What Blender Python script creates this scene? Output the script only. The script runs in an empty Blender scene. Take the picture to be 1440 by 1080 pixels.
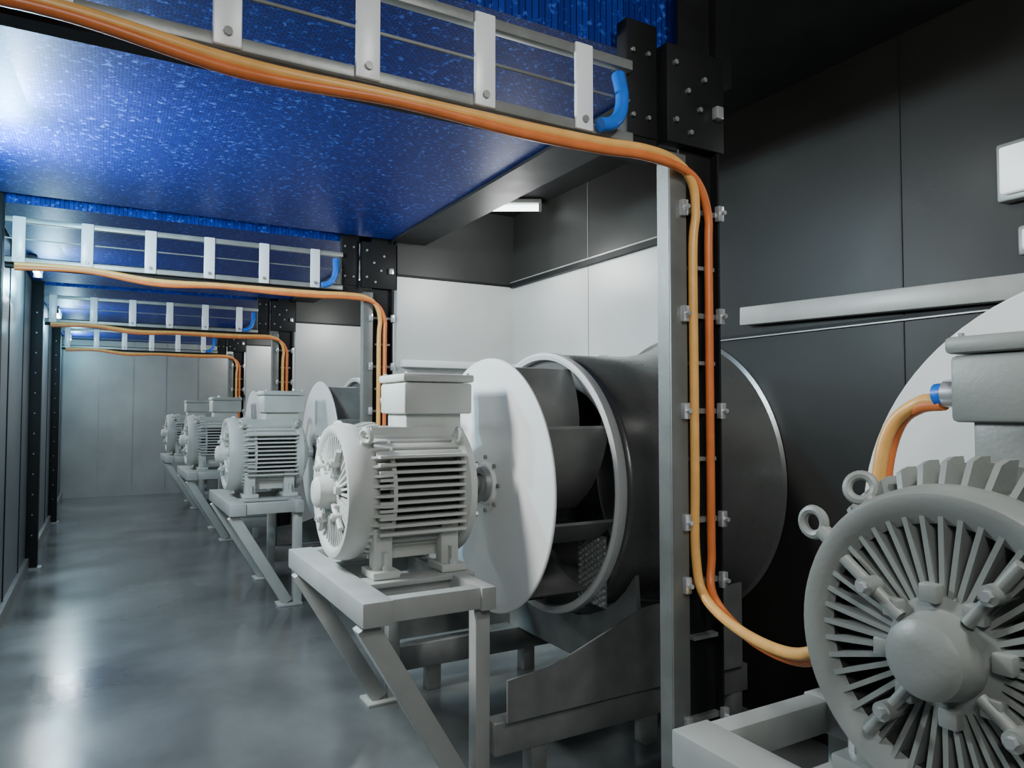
import bpy, bmesh, math, random
from mathutils import Vector, Matrix, Euler
random.seed(4)
E=1.4
D=bpy.data
scene=bpy.context.scene

# ---------------- materials ----------------
def mat(name,col,rough=.5,metal=0.0,var=.12,scale=6,bump=0.05,bscale=60,rvar=.1,spec=.5):
    m=D.materials.new(name); m.use_nodes=True
    nt=m.node_tree; b=nt.nodes['Principled BSDF']
    tc=nt.nodes.new('ShaderNodeTexCoord')
    n=nt.nodes.new('ShaderNodeTexNoise'); n.inputs['Scale'].default_value=scale; n.inputs['Detail'].default_value=6
    nt.links.new(tc.outputs['Object'],n.inputs['Vector'])
    r=nt.nodes.new('ShaderNodeValToRGB')
    r.color_ramp.elements[0].position=.3; r.color_ramp.elements[1].position=.7
    c=Vector(col)
    r.color_ramp.elements[0].color=(*(c*(1-var)),1); r.color_ramp.elements[1].color=(*(c*(1+var)),1)
    nt.links.new(n.outputs['Fac'],r.inputs['Fac']); nt.links.new(r.outputs['Color'],b.inputs['Base Color'])
    mr=nt.nodes.new('ShaderNodeMapRange'); mr.inputs['To Min'].default_value=max(.02,rough-rvar); mr.inputs['To Max'].default_value=min(1,rough+rvar)
    nt.links.new(n.outputs['Fac'],mr.inputs['Value']); nt.links.new(mr.outputs['Result'],b.inputs['Roughness'])
    b.inputs['Metallic'].default_value=metal
    b.inputs['Specular IOR Level'].default_value=spec
    if bump>0:
        n2=nt.nodes.new('ShaderNodeTexNoise'); n2.inputs['Scale'].default_value=bscale
        nt.links.new(tc.outputs['Object'],n2.inputs['Vector'])
        bp=nt.nodes.new('ShaderNodeBump'); bp.inputs['Strength'].default_value=bump; bp.inputs['Distance'].default_value=.01
        nt.links.new(n2.outputs['Fac'],bp.inputs['Height']); nt.links.new(bp.outputs['Normal'],b.inputs['Normal'])
    return m
def emit(name,col,s):
    m=mat(name,col,.4); b=m.node_tree.nodes['Principled BSDF']
    b.inputs['Emission Color'].default_value=(*col,1); b.inputs['Emission Strength'].default_value=s
    return m
M_motor=mat('motor_grey_paint',(.56,.57,.535),.42,0,.08,5,.06,90)
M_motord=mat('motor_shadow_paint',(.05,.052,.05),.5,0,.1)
M_motor0=mat('motor_dimmed_grey_paint',(.26,.272,.255),.42,0,.12,5,.06,90)  # motor grey, darkened in place of weaker light on the near motor
M_white=mat('fan_disc_paint',(.82,.83,.81),.45,0,.05,3,.03)
M_blade=mat('blade_steel',(.24,.243,.235),.38,.1,.15)
M_case=mat('casing_dark_steel',(.17,.172,.165),.28,.4,.15,3,.04)
M_galv=mat('galvanised_steel',(.30,.31,.30),.42,.45,.15,9,.05)
M_post=mat('post_steel',(.17,.175,.165),.45,.35,.15,9,.05)
M_stand=mat('stand_paint',(.42,.43,.41),.42,.1,.1)
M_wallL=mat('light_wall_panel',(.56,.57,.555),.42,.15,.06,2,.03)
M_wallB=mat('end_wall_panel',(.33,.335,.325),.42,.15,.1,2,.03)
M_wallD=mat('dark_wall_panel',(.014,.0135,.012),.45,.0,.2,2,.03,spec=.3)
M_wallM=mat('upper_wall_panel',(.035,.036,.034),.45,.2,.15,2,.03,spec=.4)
M_left=mat('left_wall_panel',(.20,.23,.25),.38,.3,.15,2,.03)
M_black=mat('black_steel',(.010,.010,.011),.55,.0,.2,spec=.25)
M_orange=mat('orange_cable_sheath',(.72,.19,.05),.38,0,.1,20,.0)
M_orange_lit=mat('lit_orange_cable_sheath',(.88,.46,.13),.38,0,.1,20,.0)  # orange sheath made yellower, light on the bends put into the colour
M_blueh=mat('blue_hose',(.01,.16,.75),.35,0,.1,20,.0)
M_bolt=mat('zinc_bolt',(.75,.76,.78),.3,.7,.05)
M_rung=mat('white_rung_paint',(.9,.92,.95),.35,.05,.04)
M_ceil=mat('dark_ceiling',(.012,.012,.013),.7,.0,.2,spec=.2)
M_lamp=emit('lamp_diffuser',(.85,.95,1),6)
# floor
M_floor=mat('wet_grey_floor',(.135,.142,.142),.2,.15,.38,1.3,.04,14,.13)
M_floor.node_tree.nodes['Noise Texture'].inputs['Distortion'].default_value=.3
# blue coil underside
M_blue=D.materials.new('blue_coil_fins'); M_blue.use_nodes=True
nt=M_blue.node_tree; b=nt.nodes['Principled BSDF']
tc=nt.nodes.new('ShaderNodeTexCoord')
br=nt.nodes.new('ShaderNodeTexBrick'); br.inputs['Scale'].default_value=22
br.inputs['Color1'].default_value=(.005,.020,.24,1); br.inputs['Color2'].default_value=(.008,.040,.40,1)
br.inputs['Mortar'].default_value=(.002,.006,.06,1); br.inputs['Mortar Size'].default_value=.04
nt.links.new(tc.outputs['Object'],br.inputs['Vector'])
ns=nt.nodes.new('ShaderNodeTexNoise'); ns.inputs['Scale'].default_value=52; ns.inputs['Detail'].default_value=3
nt.links.new(tc.outputs['Object'],ns.inputs['Vector'])
rp=nt.nodes.new('ShaderNodeValToRGB'); rp.color_ramp.elements[0].position=.58; rp.color_ramp.elements[1].position=.74
rp.color_ramp.elements[0].color=(0,0,0,1); rp.color_ramp.elements[1].color=(1,1,1,1)
nt.links.new(ns.outputs['Fac'],rp.inputs['Fac'])
mx=nt.nodes.new('ShaderNodeMix'); mx.data_type='RGBA'
nt.links.new(rp.outputs['Color'],mx.inputs['Factor']); nt.links.new(br.outputs['Color'],mx.inputs['A'])
mx.inputs['B'].default_value=(.07,.20,.85,1)
nt.links.new(mx.outputs['Result'],b.inputs['Base Color'])
b.inputs['Roughness'].default_value=.5; b.inputs['Metallic'].default_value=.3; b.inputs['Specular IOR Level'].default_value=.3
bp=nt.nodes.new('ShaderNodeBump'); bp.inputs['Strength'].default_value=.5; bp.inputs['Distance'].default_value=.01
nt.links.new(br.outputs['Fac'],bp.inputs['Height']); nt.links.new(bp.outputs['Normal'],b.inputs['Normal'])

# ---------------- mesh builder ----------------
class MB:
    def __init__(s): s.bm=bmesh.new(); s.mats=[]
    def mi(s,m):
        if m not in s.mats: s.mats.append(m)
        return s.mats.index(m)
    def merge(s,t,M,m):
        i=s.mi(m); mp={}
        for v in t.verts: mp[v]=s.bm.verts.new(M@v.co)
        for f in t.faces:
            try:
                nf=s.bm.faces.new([mp[v] for v in f.verts]); nf.material_index=i; nf.smooth=True
            except ValueError: pass
        t.free()
    def box(s,lo,hi,m,bev=0.0,M=None):
        lo=Vector(lo); hi=Vector(hi)
        t=bmesh.new(); bmesh.ops.create_cube(t,size=1)
        d=hi-lo
        for v in t.verts: v.co=Vector((v.co.x*d.x,v.co.y*d.y,v.co.z*d.z))+(lo+hi)/2
        if bev>0: bmesh.ops.bevel(t,geom=t.edges[:],offset=bev,segments=2,affect='EDGES',profile=.5)
        s.merge(t,M or Matrix(),m)
    def beam(s,p0,p1,w,h,m,bev=0.0,up=(0,0,1)):
        p0=Vector(p0);p1=Vector(p1); x=(p1-p0); L=x.length; x.normalize()
        y=Vector(up).cross(x)
        if y.length<1e-4: y=Vector((0,1,0))
        y.normalize(); z=x.cross(y)
        M=Matrix((x,y,z)).transposed().to_4x4(); M.translation=p0
        s.box((0,-w/2,-h/2),(L,w/2,h/2),m,bev,M)
    def cyl(s,p0,p1,r0,m,r1=None,seg=20):
        p0=Vector(p0);p1=Vector(p1); L=(p1-p0).length
        t=bmesh.new(); bmesh.ops.create_cone(t,cap_ends=True,segments=seg,radius1=r0,radius2=r0 if r1 is None else r1,depth=L)
        q=Vector((0,0,1)).rotation_difference((p1-p0).normalized())
        s.merge(t,Matrix.Translation((p0+p1)/2)@q.to_matrix().to_4x4(),m)
    def lathe(s,prof,m,seg=64,M=None):
        t=bmesh.new(); rings=[]
        for x,r in prof:
            if r<1e-5: rings.append([t.verts.new((x,0,0))])
            else: rings.append([t.verts.new((x,r*math.cos(2*math.pi*k/seg),r*math.sin(2*math.pi*k/seg))) for k in range(seg)])
        for a,b_ in zip(rings,rings[1:]):
            for k in range(seg):
                k2=(k+1)%seg
                if len(a)==1 and len(b_)==1: continue
                if len(a)==1: t.faces.new((a[0],b_[k2],b_[k]))
                elif len(b_)==1: t.faces.new((a[k],a[k2],b_[0]))
                else: t.faces.new((a[k],a[k2],b_[k2],b_[k]))
        s.merge(t,M or Matrix(),m)
    def torus(s,c,n,R,r,m,a=32,b_=10):
        q=Vector((1,0,0)).rotation_difference(Vector(n).normalized())
        prof=[(r*math.sin(2*math.pi*k/b_),R+r*math.cos(2*math.pi*k/b_)) for k in range(b_+1)]
        s.lathe(prof,m,a,Matrix.Translation(Vector(c))@q.to_matrix().to_4x4())
    def poly(s,pts2,x0,x1,m,M=None):
        t=bmesh.new()
        A=[t.verts.new((x0,p[0],p[1])) for p in pts2]; B=[t.verts.new((x1,p[0],p[1])) for p in pts2]
        t.faces.new(A[::-1]); t.faces.new(B); n=len(A)
        for k in range(n): t.faces.new((A[k],A[(k+1)%n],B[(k+1)%n],B[k]))
        s.merge(t,M or Matrix(),m)
    def mesh(s,name,ang=35):
        bmesh.ops.remove_doubles(s.bm,verts=s.bm.verts,dist=1e-6)
        bmesh.ops.recalc_face_normals(s.bm,faces=s.bm.faces)
        me=D.meshes.new(name); s.bm.to_mesh(me); s.bm.free()
        for m in s.mats: me.materials.append(m)
        me.set_sharp_from_angle(angle=math.radians(ang))
        return me
    def obj(s,name,loc=(0,0,0),ang=35):
        return place(s.mesh(name,ang),name,loc)
def place(me,name,loc=(0,0,0),rot=(0,0,0),scl=(1,1,1)):
    o=D.objects.new(name,me); o.location=loc; o.rotation_euler=rot; o.scale=scl; scene.collection.objects.link(o); return o
def catmull(P,n=10):
    P=[Vector(p) for p in P]; P=[P[0]*2-P[1]]+P+[P[-1]*2-P[-2]]; out=[]
    for i in range(1,len(P)-2):
        a,b_,c,d=P[i-1:i+3]
        for k in range(n):
            t=k/n
            out.append(.5*((2*b_)+(c-a)*t+(2*a-5*b_+4*c-d)*t*t+(3*b_-a-3*c+d)*t**3))
    out.append(P[-2]); return out
def cables(name,lst):
    cu=D.curves.new(name,'CURVE'); cu.dimensions='3D'; cu.bevel_depth=1.0; cu.bevel_resolution=4; cu.use_fill_caps=True
    ms=[]
    for pts,r,m in lst:
        if m not in ms: ms.append(m); cu.materials.append(m)
        Q=catmull(pts); sp=cu.splines.new('POLY'); sp.points.add(len(Q)-1)
        for k,q in enumerate(Q): sp.points[k].co=(*q,1); sp.points[k].radius=r
        sp.material_index=ms.index(m); sp.use_smooth=True
    o=D.objects.new(name,cu); scene.collection.objects.link(o); return o

# ---------------- layout ----------------
PX=1.62; XW=2.66; XL=-.58
PY=[1.66,4.66,7.66,10.66]
YB=13.6; YF=-1.6; ZC=E+1.46
MY=[.70,2.94,5.88,8.86,11.8]
AX=E-.33

# room shell
b=MB(); b.box((XL-.1,YF-.1,-.1),(XW+.1,YB+.1,0),M_floor); b.obj('floor')
b=MB(); b.box((XL-.1,YF-.1,ZC),(XW+.1,YB+.1,ZC+.1),M_ceil); b.obj('ceiling')
b=MB(); b.box((XL-.1,YB,0),(XW+.1,YB+.1,ZC),M_wallB)
for i in range(1,5): b.box((XL+.5*i,YB-.006,0.1),(XL+.5*i+.012,YB,ZC-.02),M_galv)
b.obj('wall_back')
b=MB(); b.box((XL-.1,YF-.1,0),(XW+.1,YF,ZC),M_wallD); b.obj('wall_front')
b=MB(); b.box((XL-.1,YF,0),(XL,YB,ZC),M_left)
y=YF+.6
while y<YB: b.box((XL,y,.1),(XL+.006,y+.03,ZC-.3),M_black); y+=1.0
b.obj('wall_left')
ZT=E+.93
b=MB()
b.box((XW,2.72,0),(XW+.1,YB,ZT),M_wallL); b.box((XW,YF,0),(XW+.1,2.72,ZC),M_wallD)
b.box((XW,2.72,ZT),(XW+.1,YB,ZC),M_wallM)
for yy in (1.64,0.6,): b.box((XW-.003,yy,0),(XW,yy+.004,ZC),M_black)
b.box((XW-.003,3.7,0),(XW,3.704,ZC),M_wallB)
b.obj('wall_right')
for i,yy in enumerate(PY[1:]):
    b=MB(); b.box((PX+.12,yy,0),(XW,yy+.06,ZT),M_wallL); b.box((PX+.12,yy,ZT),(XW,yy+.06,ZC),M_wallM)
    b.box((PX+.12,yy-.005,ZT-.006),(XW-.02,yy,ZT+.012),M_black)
    b.obj('wall_partition' if i==0 else 'wall_partition.%03d'%i)
b=MB(); b.box((XW-.035,2.74,ZT-.012),(XW-.001,4.65,ZT+.022),M_black)
b.box((XW-.035,2.74,ZT+.022),(XW-.006,4.65,ZT+.03),M_galv)
b.obj('trim_1')
b=MB(); b.box((XL,YF,0),(XL+.03,YB,.1),M_galv); b.obj('baseboard_left')

# wall channels
b=MB(); b.beam((XW-.04,2.40,E+.445),(XW-.04,1.12,E+.405),.05,.085,M_stand,.006)
b.box((XW-.015,1.0,E+.35),(XW-.001,2.6,E+.365),M_black)
b.box((XW-.015,1.0,E+.345),(XW-.001,2.6,E+.35),M_galv); b.obj('wall_channel')
b=MB(); b.box((XW-.07,3.5,E+.29),(XW-.002,4.58,E+.34),M_white,.006); b.box((PX+.14,4.59,E+.30),(XW-.1,4.655,E+.35),M_white,.006); b.obj('wall_channel.001')

# ---- cooling coils (blue ceiling panels)
ys=[(1.78,4.56),(4.78,7.56),(7.78,10.56),(10.78,13.5)]
for i,(a,c) in enumerate(ys):
    b=MB(); b.box((XL+.02,a,E+1.15),(1.66,c,E+1.44),M_blue,.0)
    b.box((1.661,a,E+1.135),(1.90,c,E+1.44),M_black); b.obj('cooling_coil' if i==0 else 'cooling_coil.%03d'%i)

# ---- posts
def post():
    b=MB()
    b.box((-.118,0,0),(-.052,.008,E+.80),M_post,.002)
    b.box((-.118,.008,0),(-.110,.06,E+.80),M_post); b.box((-.060,.008,0),(-.052,.03,E+.80),M_post)
    b.box((-.052,.03,0),(.09,.04,ZC-.001),M_black); b.box((.082,-.0,0),(.09,.03,ZC-.001),M_black)
    b.box((-.125,-.0,0),(.1,.1,.012),M_post)
    for k,z in enumerate([-.95,-.53,-.34,0.0,.30,.63]):
        zz=E+z
        b.box((-.045,.012,zz-.008),(.08,.03,zz+.008),M_galv)
        for xx in (-.068,.085):
            b.box((xx-.012,-.015,zz-.025),(xx+.012,.005,zz+.025),M_bolt,.003)
            b.cyl((xx,-.03,zz),(xx,-.012,zz),.007,M_bolt,seg=8)
    for z in (-.7,-.15,.15,.45): b.box((-.03,.005,E+z-.006),(.07,.03,E+z+.006),M_galv)
    b.box((-.13,-.005,E+.83),(.11,.05,E+1.14),M_black,.004)
    for xx,zz in ((-.1,.90),(-.04,.87),(-.05,1.0),(.02,1.05),(-.1,1.08),(.0,.95)):
        b.cyl((xx,-.016,E+zz),(xx,-.004,E+zz),.008,M_galv,seg=8)
    b.box((.055,-.03,E+.93),(.085,-.005,E+.97),M_bolt,.004)
    return b.mesh('steel_post')
pm=post()
for i,yy in enumerate(PY): place(pm,'steel_post' if i==0 else 'steel_post.%03d'%i,(PX,yy,0))
b=MB(); b.box((0,0,0),(.09,.012,ZC-.002),M_black,.002); b.box((0,.012,0),(.012,.09,ZC-.002),M_black); b.box((.078,.012,0),(.09,.09,ZC-.002),M_black)
b.box((-.0,-.02,0),(.12,.1,.015),M_galv)
for k in range(12): b.cyl((.045,-.008,.3+k*.18),(.045,.001,.3+k*.18),.006,M_galv,seg=8)
lm=b.mesh('wall_post')
for i,yy in enumerate([4.66,7.66,10.66]): place(lm,'wall_post' if i==0 else 'wall_post.%03d'%i,(XL+.001,yy,0))

# ---- cable ladders
def ladder():
    b=MB(); x0=XL+.1; x1=PX-.26
    b.box((x0,0,E+.80),(x1,.03,E+.83),M_galv,.003)
    b.box((x0,0,E+1.02),(x1,.03,E+1.05),M_galv,.003)
    b.box((x0,.015,E+.93),(x1,.02,E+.937),M_post)
    b.box((x0,.035,E+.78),(PX-.14,.09,E+.84),M_black)
    b.box((x1,.03,E+.84),(PX-.14,.08,E+1.2),M_black,.004)
    for xx in (1.38,1.44):
        for zz in (.9,1.1): b.cyl((xx,.02,E+zz),(xx,.032,E+zz),.007,M_galv,seg=8)
    x=1.175
    while x>x0:
        b.box((x-.030,-.012,E+.80),(x+.030,.0,E+1.05),M_rung,.004)
        b.cyl((x,-.02,E+.83),(x,-.01,E+.83),.010,M_galv,seg=8)
        x-=.318
    return b.mesh('cable_ladder')
lad=ladder()
for i,yy in enumerate(PY): place(lad,'cable_ladder' if i==0 else 'cable_ladder.%03d'%i,(0,yy+.0,0))
for i,yy in enumerate(PY):
    y0=yy-.03
    cables('blue_hose' if i==0 else 'blue_hose.%03d'%i,[([(1.215,y0,E+.815),(1.26,y0,E+.83),(1.295,y0+.01,E+.87),(1.31,y0+.02,E+.93),(1.315,y0+.045,E+1.0)],.02,M_blueh)])

# ---- cables
X0=1.19
for i,yy in enumerate(PY):
    yl=yy-.03
    L=[]
    zt=E+.755
    sp=(-.034,.032) if i==0 else (-.012,.03)
    for j,(dx,dz,m) in enumerate([(sp[0],.010,M_orange_lit),(sp[1],-.010,M_orange)]):
        x=PX+dx; x2=PX+.01+dx*.5
        left=[(XL+.15,yl,zt+.02+dz),(-.1,yl,zt+.028+dz*.6),(.25,yl-.01,zt-.012+dz),(.6,yl,zt+.0+dz*.5),(.95,yl,zt-.005+dz),(1.2,yl-.01,zt-.005+dz)]
        bend=[(1.36,yl-.02,zt+.0+dz),(x2-.12,yy-.03,zt-.005+dz),(x2-.04,yy-.02,zt-.05+dz*.5),(x*.6+x2*.4,yy-.01,zt-.14),(x,yy-.008,E+.50),(x,yy-.008,E+.1),(x,yy-.008,E-.2)]
        if i==0:
            dd=dx*.4
            end=[(x,yy-.008,E-.44),(x2-.03,yy-.05,E-.56),(1.53+dd,1.40,E-.61+dz),(1.42+dd,1.13,E-.57+dz),(1.44+dd,1.03,E-.47),(1.50+dd,.99,E-.3),(1.50+dd,.98,E-.13),(1.51+dd,.955,E-.03),(1.50,.895,E+.012+dz*.5),(1.475,.83,E+.018+dz*.4)]
        else:
            my=MY[i]
            end=[(x,yy-.008,E-.46),(x-.03,yy-.1,E-.55),(x-.1,my+.75,E-.55),(1.45+dx,my+.45,E-.3),(1.38,my+.3,E-.02),(1.25,my+.18,E+.035)]
        L.append((left+bend+end,.0145 if j==0 else .0135,m))
    cables('power_cable' if i==0 else 'power_cable.%03d'%i,L)

# ---- motor
def motor(P,bz=0.0,cr=.288,hs=1.0):
    b=MB()
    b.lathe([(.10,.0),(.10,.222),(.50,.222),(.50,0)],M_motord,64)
    for k in range(-5,6):
        o=k*.030
        inner=math.sqrt(max(0,.222**2-o*o))-.01
        for sgn in (-1,1):
            b.box((.135,min(sgn*inner,sgn*.270),o-.0055),(.47,max(sgn*inner,sgn*.270),o+.0055),P)
            b.box((.135,o-.0055,min(sgn*inner,sgn*.264)),(.47,o+.0055,max(sgn*inner,sgn*.264)),P)
    for a in (37,45,53):
        for q in range(4):
            R=Matrix.Rotation(math.radians(a+q*90),4,'X')
            b.box((.135,-.012,.20),(.47,.012,.272),P,.004,R)
    b.lathe([(.045,.214),(.03,.235),(.022,.252),(.024,.266),(.04,.276),(.075,.280),(.10,.276),(.125,.262),(.145,.24),(.15,.2)],P,72)
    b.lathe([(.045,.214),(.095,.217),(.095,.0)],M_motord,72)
    for k in range(44):
        R=Matrix.Rotation(2*math.pi*k/44,4,'X')
        b.box((.035,.085,-.0045),(.096,.235,.0045),P,0,R)
    h=hs
    b.lathe([(.09,.125*h),(.05,.122*h),(.035,.115*h),(.03,.09*h),(.0,.084*h),(-.025,.078*h),(-.036,.06*h),(-.04,.03*h),(-.04,0)],P,48)
    for k in range(8):
        t=2*math.pi*(k+.5)/8+.25
        y,z=math.cos(t),math.sin(t)
        if k%2==0:
            b.cyl((.022,y*.08,z*.08),(.022,y*.215,z*.215),.011,P,seg=12)
            b.cyl((.0,y*.15,z*.15),(.06,y*.15,z*.15),.017,P,seg=14)
            b.cyl((-.010,y*.15,z*.15),(.0,y*.15,z*.15),.009,M_bolt,seg=6)
        b.box((.016,y*.1-.016,z*.1-.016),(.05,y*.1+.016,z*.1+.016),P,.004)
    for k in range(44):
        R=Matrix.Rotation(2*math.pi*k/44,4,'X')
        t=bmesh.new()
        pr=[(.09,.235),(.105,.270),(.13,cr-.008),(.155,cr),(.185,cr),(.185,.235)]
        A=[t.verts.new((p[0],p[1],-.0055)) for p in pr]; B=[t.verts.new((p[0],p[1],.0055)) for p in pr]
        t.faces.new(A); t.faces.new(B[::-1])
        for q in range(len(pr)): t.faces.new((A[q],B[q],B[(q+1)%len(pr)],A[(q+1)%len(pr)]))
        b.merge(t,R,P)
    b.lathe([(.185,.22),(.185,cr-.012),(.20,cr-.012),(.20,.22)],P,64)
    for (y,z,x) in ((.175,.235,.10),(.235,.165,.05),(-.20,.215,.10),(.20,.215,.46),(-.20,.215,.46)):
        d=Vector((0,y,z)).normalized(); c=Vector((x,0,0))+d*.318
        b.cyl(Vector((x,0,0))+d*.26,Vector((x,0,0))+d*.294,.016,P,seg=12)
        b.torus(c,(1,0,0) if x!=.10 else (.6,.3*d.z,-.3*d.y),.025,.0095,P,24,8)
    b.lathe([(.46,.20),(.465,.265),(.485,.285),(.51,.285),(.525,.25),(.55,.19),(.58,.10),(.59,.06),(.59,0)],P,64)
    b.cyl((.55,0,0),(.63,0,0),.042,M_bolt,seg=24)
    for k in range(8):
        t=2*math.pi*(k+.5)/8
        b.cyl((.505,.262*math.cos(t),.262*math.sin(t)),(.527,.262*math.cos(t),.262*math.sin(t)),.012,M_bolt,seg=6)
    for x in (.16,.42):
        for sgn in (-1,1):
            y=sgn*.2
            b.box((x-.05,y-.075,-.319),(x+.05,y+.075,-.29),P,.004)
            b.box((x-.035,y-.03 ,-.30),(x+.035,y+.03,-.13),P,.006)
            b.box((x-.008,min(y,y+sgn*.065),-.295),(x+.008,max(y,y+sgn*.065),-.22),P)
            b.cyl((x,y+sgn*.055,-.295),(x,y+sgn*.055,-.27),.013,M_bolt,seg=6)
    b.box((.27,-.15,.20),(.50,.07,.34+bz),P,.01)
    b.box((.25,-.19,.318+bz),(.53,.10,.448+bz),P,.010)
    b.box((.243,-.197,.451+bz),(.537,.107,.485+bz),P,.010)
    for x in (.265,.515):
        for y in (-.175,.085): b.cyl((x,y,.483+bz),(x,y,.492+bz),.008,M_bolt,seg=8)
    b.cyl((.285,.098,.375+bz),(.285,.125,.375+bz),.028,M_bolt,seg=16)
    b.cyl((.285,.12,.375+bz),(.287,.145,.373+bz),.023,M_blueh,seg=16)
    return b.mesh('electric_motor')
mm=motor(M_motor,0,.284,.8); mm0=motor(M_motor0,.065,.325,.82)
# ---- fan
def fan():
    b=MB()
    b.lathe([(.655,0),(.655,.09),(.668,.10),(.668,.565),(.672,.57),(.678,.57),(.682,.565),(.682,0)],M_white,96)
    b.lathe([(.633,.05),(.633,.075),(.655,.08)],M_galv,32)
    for k in range(8):
        t=2*math.pi*k/8; b.cyl((.658,.12*math.cos(t),.12*math.sin(t)),(.67,.12*math.cos(t),.12*math.sin(t)),.010,M_galv,seg=8)
    nb=9
    for k in range(nb):
        a0=2*math.pi*k/nb; outer=[];inner=[]
        for j in range(9):
            u=j/8; r=.27+(.56-.27)*u; a=a0-math.radians(48)*u**.8
            for lst,off in ((outer,.006),(inner,-.006)):
                lst.append((r*math.cos(a)-off*math.sin(a),r*math.sin(a)+off*math.cos(a)))
        b.poly(outer+inner[::-1],.68,.985,M_blade)
    b.lathe([(.965,.585),(.985,.575),(1.01,.53),(1.05,.47),(1.10,.44),(1.16,.43)],M_blade,96)
    b.lathe([(.955,.574),(.945,.592),(.955,.606),(.985,.608),(1.0,.60),(.992,.585),(.975,.570),(.955,.574)],M_white,96)
    b.lathe([(1.03,.50),(1.015,.575),(1.025,.592),(1.04,.60),(1.45,.605),(1.62,.63),(1.74,.67),(1.80,.70),(1.805,.72)],M_case,96)
    for i in range(9):
        for j in range(11):
            y=-.27-.022*i; z=-.22-.026*j-(.011 if i%2 else 0)
            b.cyl((.990,y,z),(.9955,y,z),.008,M_bolt,seg=8)
    b.box((.9955,-.46,-.50),(1.000,-.26,-.20),M_blade)
    return b.mesh('centrifugal_fan')
fm=fan()
# ---- stand
def stand(ax,skid,sad,gus):
    b=MB(); S=M_stand; zt=-.32
    b.box((-.05,-.55,zt-.085),(.06,.57,zt),S,.004)
    b.box((.40,-.55,zt-.085),(.46,.57,zt-.001),S,.004)
    for y in (-.535,-.26,.20,.50): b.box((.03,y,zt-.08),(.43,y+.06,zt-.002),S,.003)
    for y in (-.235,.235): b.box((.06,y-.06,zt-.02),(.50,y+.06,zt-.0005),S,.003)
    fz=-ax
    for y in (-.47,.47):
        b.beam((-.02,y,zt-.09),(.36,y,fz+.02),.07,.075,S,.004)
        b.box((.29,y-.07,fz),(.46,y+.07,fz+.015),S,.003)
        b.box((.40,y-.03,fz+.0),(.46,y+.03,zt-.08),S,.003)
    for y in (-.50,.50):
        b.box((.46,y-.04,fz+.12),(skid,y+.04,fz+.24),M_galv,.004)
        for x in (.62,skid*.66,skid-.1): b.box((x,y-.035,fz),(x+.07,y+.035,fz+.125),M_galv,.003)
    for x in sad:
        pts=[]
        for k in range(13):
            t=math.radians(215+110*k/12); pts.append((.635*math.cos(t),.635*math.sin(t)))
        pts+= [(.56,fz+.24),(-.56,fz+.24)]
        b.poly(pts,x,x+.02,M_galv)
    if gus:
        for y in (-.56,.56):
            t=bmesh.new()
            P=[(.50,fz+.245),(1.72,fz+.245),(1.72,fz+.62),(1.15,fz+.58),(.70,fz+.42),(.50,fz+.40)]
            A=[t.verts.new((p[0],y-.005,p[1])) for p in P]; B=[t.verts.new((p[0],y+.005,p[1])) for p in P]
            t.faces.new(A); t.faces.new(B[::-1])
            for k in range(len(P)): t.faces.new((A[k],B[k],B[(k+1)%len(P)],A[(k+1)%len(P)]))
            b.merge(t,Matrix(),M_galv)
    return b.mesh('motor_stand')
sm=stand(AX,1.78,(1.14,1.56),True)
for i,y in enumerate(MY):
    s='' if i==0 else '.%03d'%i
    if i==0:
        ax=E-.405
        place(mm0,'electric_motor',(X0,y,ax))
        place(fm,'centrifugal_fan',(XW-.003-1.805*.69,y-.05,E-.32),(0,0,0),(.69,1.12,1.12))
        place(stand(ax,XW-X0-.04,(),False),'motor_stand',(X0,y,ax))
    else:
        place(mm,'electric_motor'+s,(.785,y,AX),(0,0,0),(1.1,1,1)); place(fm,'centrifugal_fan'+s,(.85,y-.03,AX)); place(sm,'motor_stand'+s,(.82,y-.02,AX))

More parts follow.
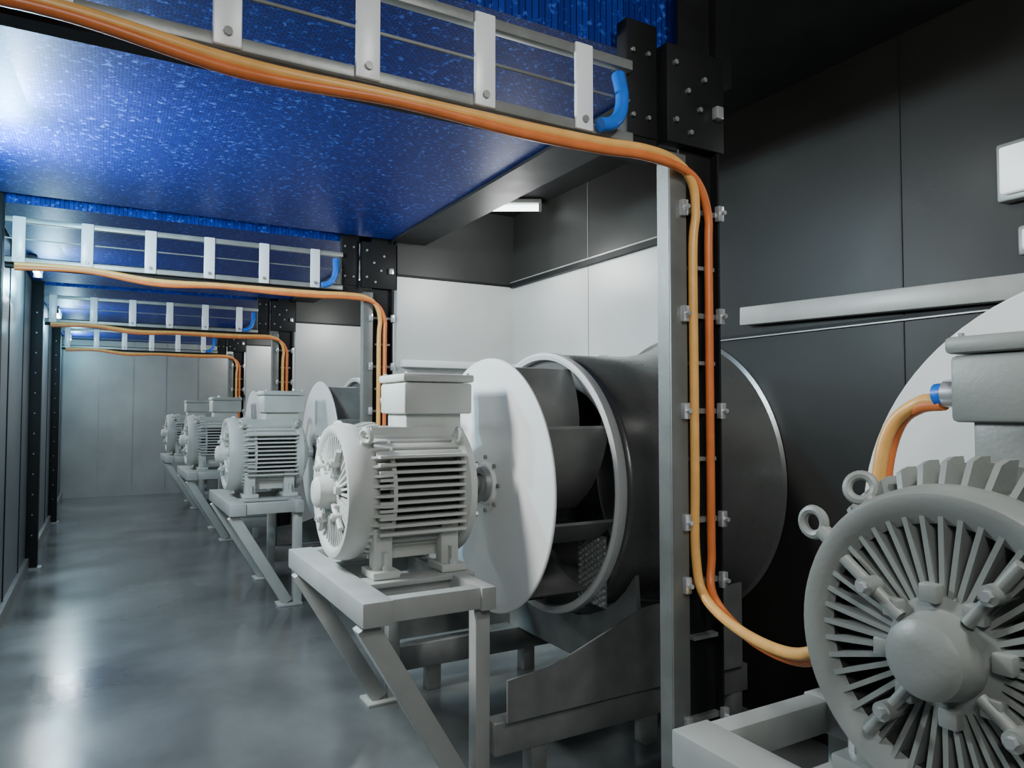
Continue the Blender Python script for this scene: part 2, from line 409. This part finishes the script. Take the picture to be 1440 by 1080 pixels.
# ---- lamps
def lampmesh():
    b=MB(); b.box((-.035,-.3,.0),(.035,.3,.03),M_galv,.005); b.cyl((0,-.28,-.025),(0,.28,-.025),.022,M_lamp,seg=16)
    b.box((-.03,-.3,-.045),(.03,-.28,.0),M_galv); b.box((-.03,.28,-.045),(.03,.3,.0),M_galv); return b.mesh('tube_lamp')
lm2=lampmesh()
nl=[0]
def tl(loc,rz=0):
    place(lm2,'tube_lamp' if nl[0]==0 else 'tube_lamp.%03d'%nl[0],loc,(0,0,math.radians(rz))); nl[0]+=1
def plight(name,loc,w,col,r=.08):
    l=D.lights.new(name,'POINT'); l.energy=w; l.color=col; l.shadow_soft_size=r
    o=D.objects.new(name,l); o.location=loc; scene.collection.objects.link(o); return o
def alight(name,loc,tgt,w,col,sx,sy):
    l=D.lights.new(name,'AREA'); l.energy=w; l.color=col; l.shape='RECTANGLE'; l.size=sx; l.size_y=sy
    o=D.objects.new(name,l); o.location=loc; o.rotation_euler=(Vector(tgt)-Vector(loc)).to_track_quat('-Z','Y').to_euler(); scene.collection.objects.link(o)
W=(.98,1,.97)
for k in range(4):
    y=3.6+3*k
    tl((XL+.10,y,E+1.119))
    plight('corridor_light',(XL+.2,y,E+.96),75 if k==0 else 24,(.38,.82,1),.05)
    alight('corridor_area',(XL+.15,y-.5,E+.95),(1.3,y-.6,E-.4),68 if k==0 else 24,W,.25,.5)
    tl((2.33,y+.7,E+1.42),60)
    plight('bay_light',(2.2,y+.3,E+.98),18,W,.12)
alight('near_area',(-.35,-.6,E+1.1),(1.3,1.5,E-.3),20,W,.5,.5)
tl((.95,.1,E+1.42),20)  # unseen tube, added to brighten the near fan disc
alight('near_disc_fill',(1.0,.1,E+1.36),(1.9,.85,E+.0),24,W,.15,.5)  # fill added with that tube, aimed at the near fan disc
plight('near_light',(2.3,1.45,E+.9),1.5,W,.1)
b=MB(); b.box((-.05,-.14,-.1),(0,.14,.1),M_galv,.01); b.box((-.075,-.12,-.08),(-.05,.12,.08),emit('reflection_glow',(.9,.95,.95),.6),.01)  # glowing box added in place of a reflected light patch, no real lamp
b.obj('reflection_box',(XW-.001,1.14,E+.80))
b=MB(); b.box((-.05,-.12,-.05),(0,.12,.05),M_galv,.01); b.box((-.07,-.10,-.035),(-.05,.10,.035),emit('reflection_glow_dim',(.9,.95,.95),.4),.01)  # second, dimmer glowing box, likewise standing in for a reflection
b.obj('reflection_box.001',(XW-.001,1.10,E+.56))

w=D.worlds.new('World'); scene.world=w; w.use_nodes=True
w.node_tree.nodes['Background'].inputs[0].default_value=(.5,.55,.6,1); w.node_tree.nodes['Background'].inputs[1].default_value=.1

cam=D.cameras.new('Camera'); cam.sensor_width=36; cam.lens=25.25; cam.clip_start=.02
co=D.objects.new('Camera',cam); co.location=(0,0,E); co.rotation_euler=(math.radians(92.15),0,math.radians(-29.6))
scene.collection.objects.link(co); scene.camera=co
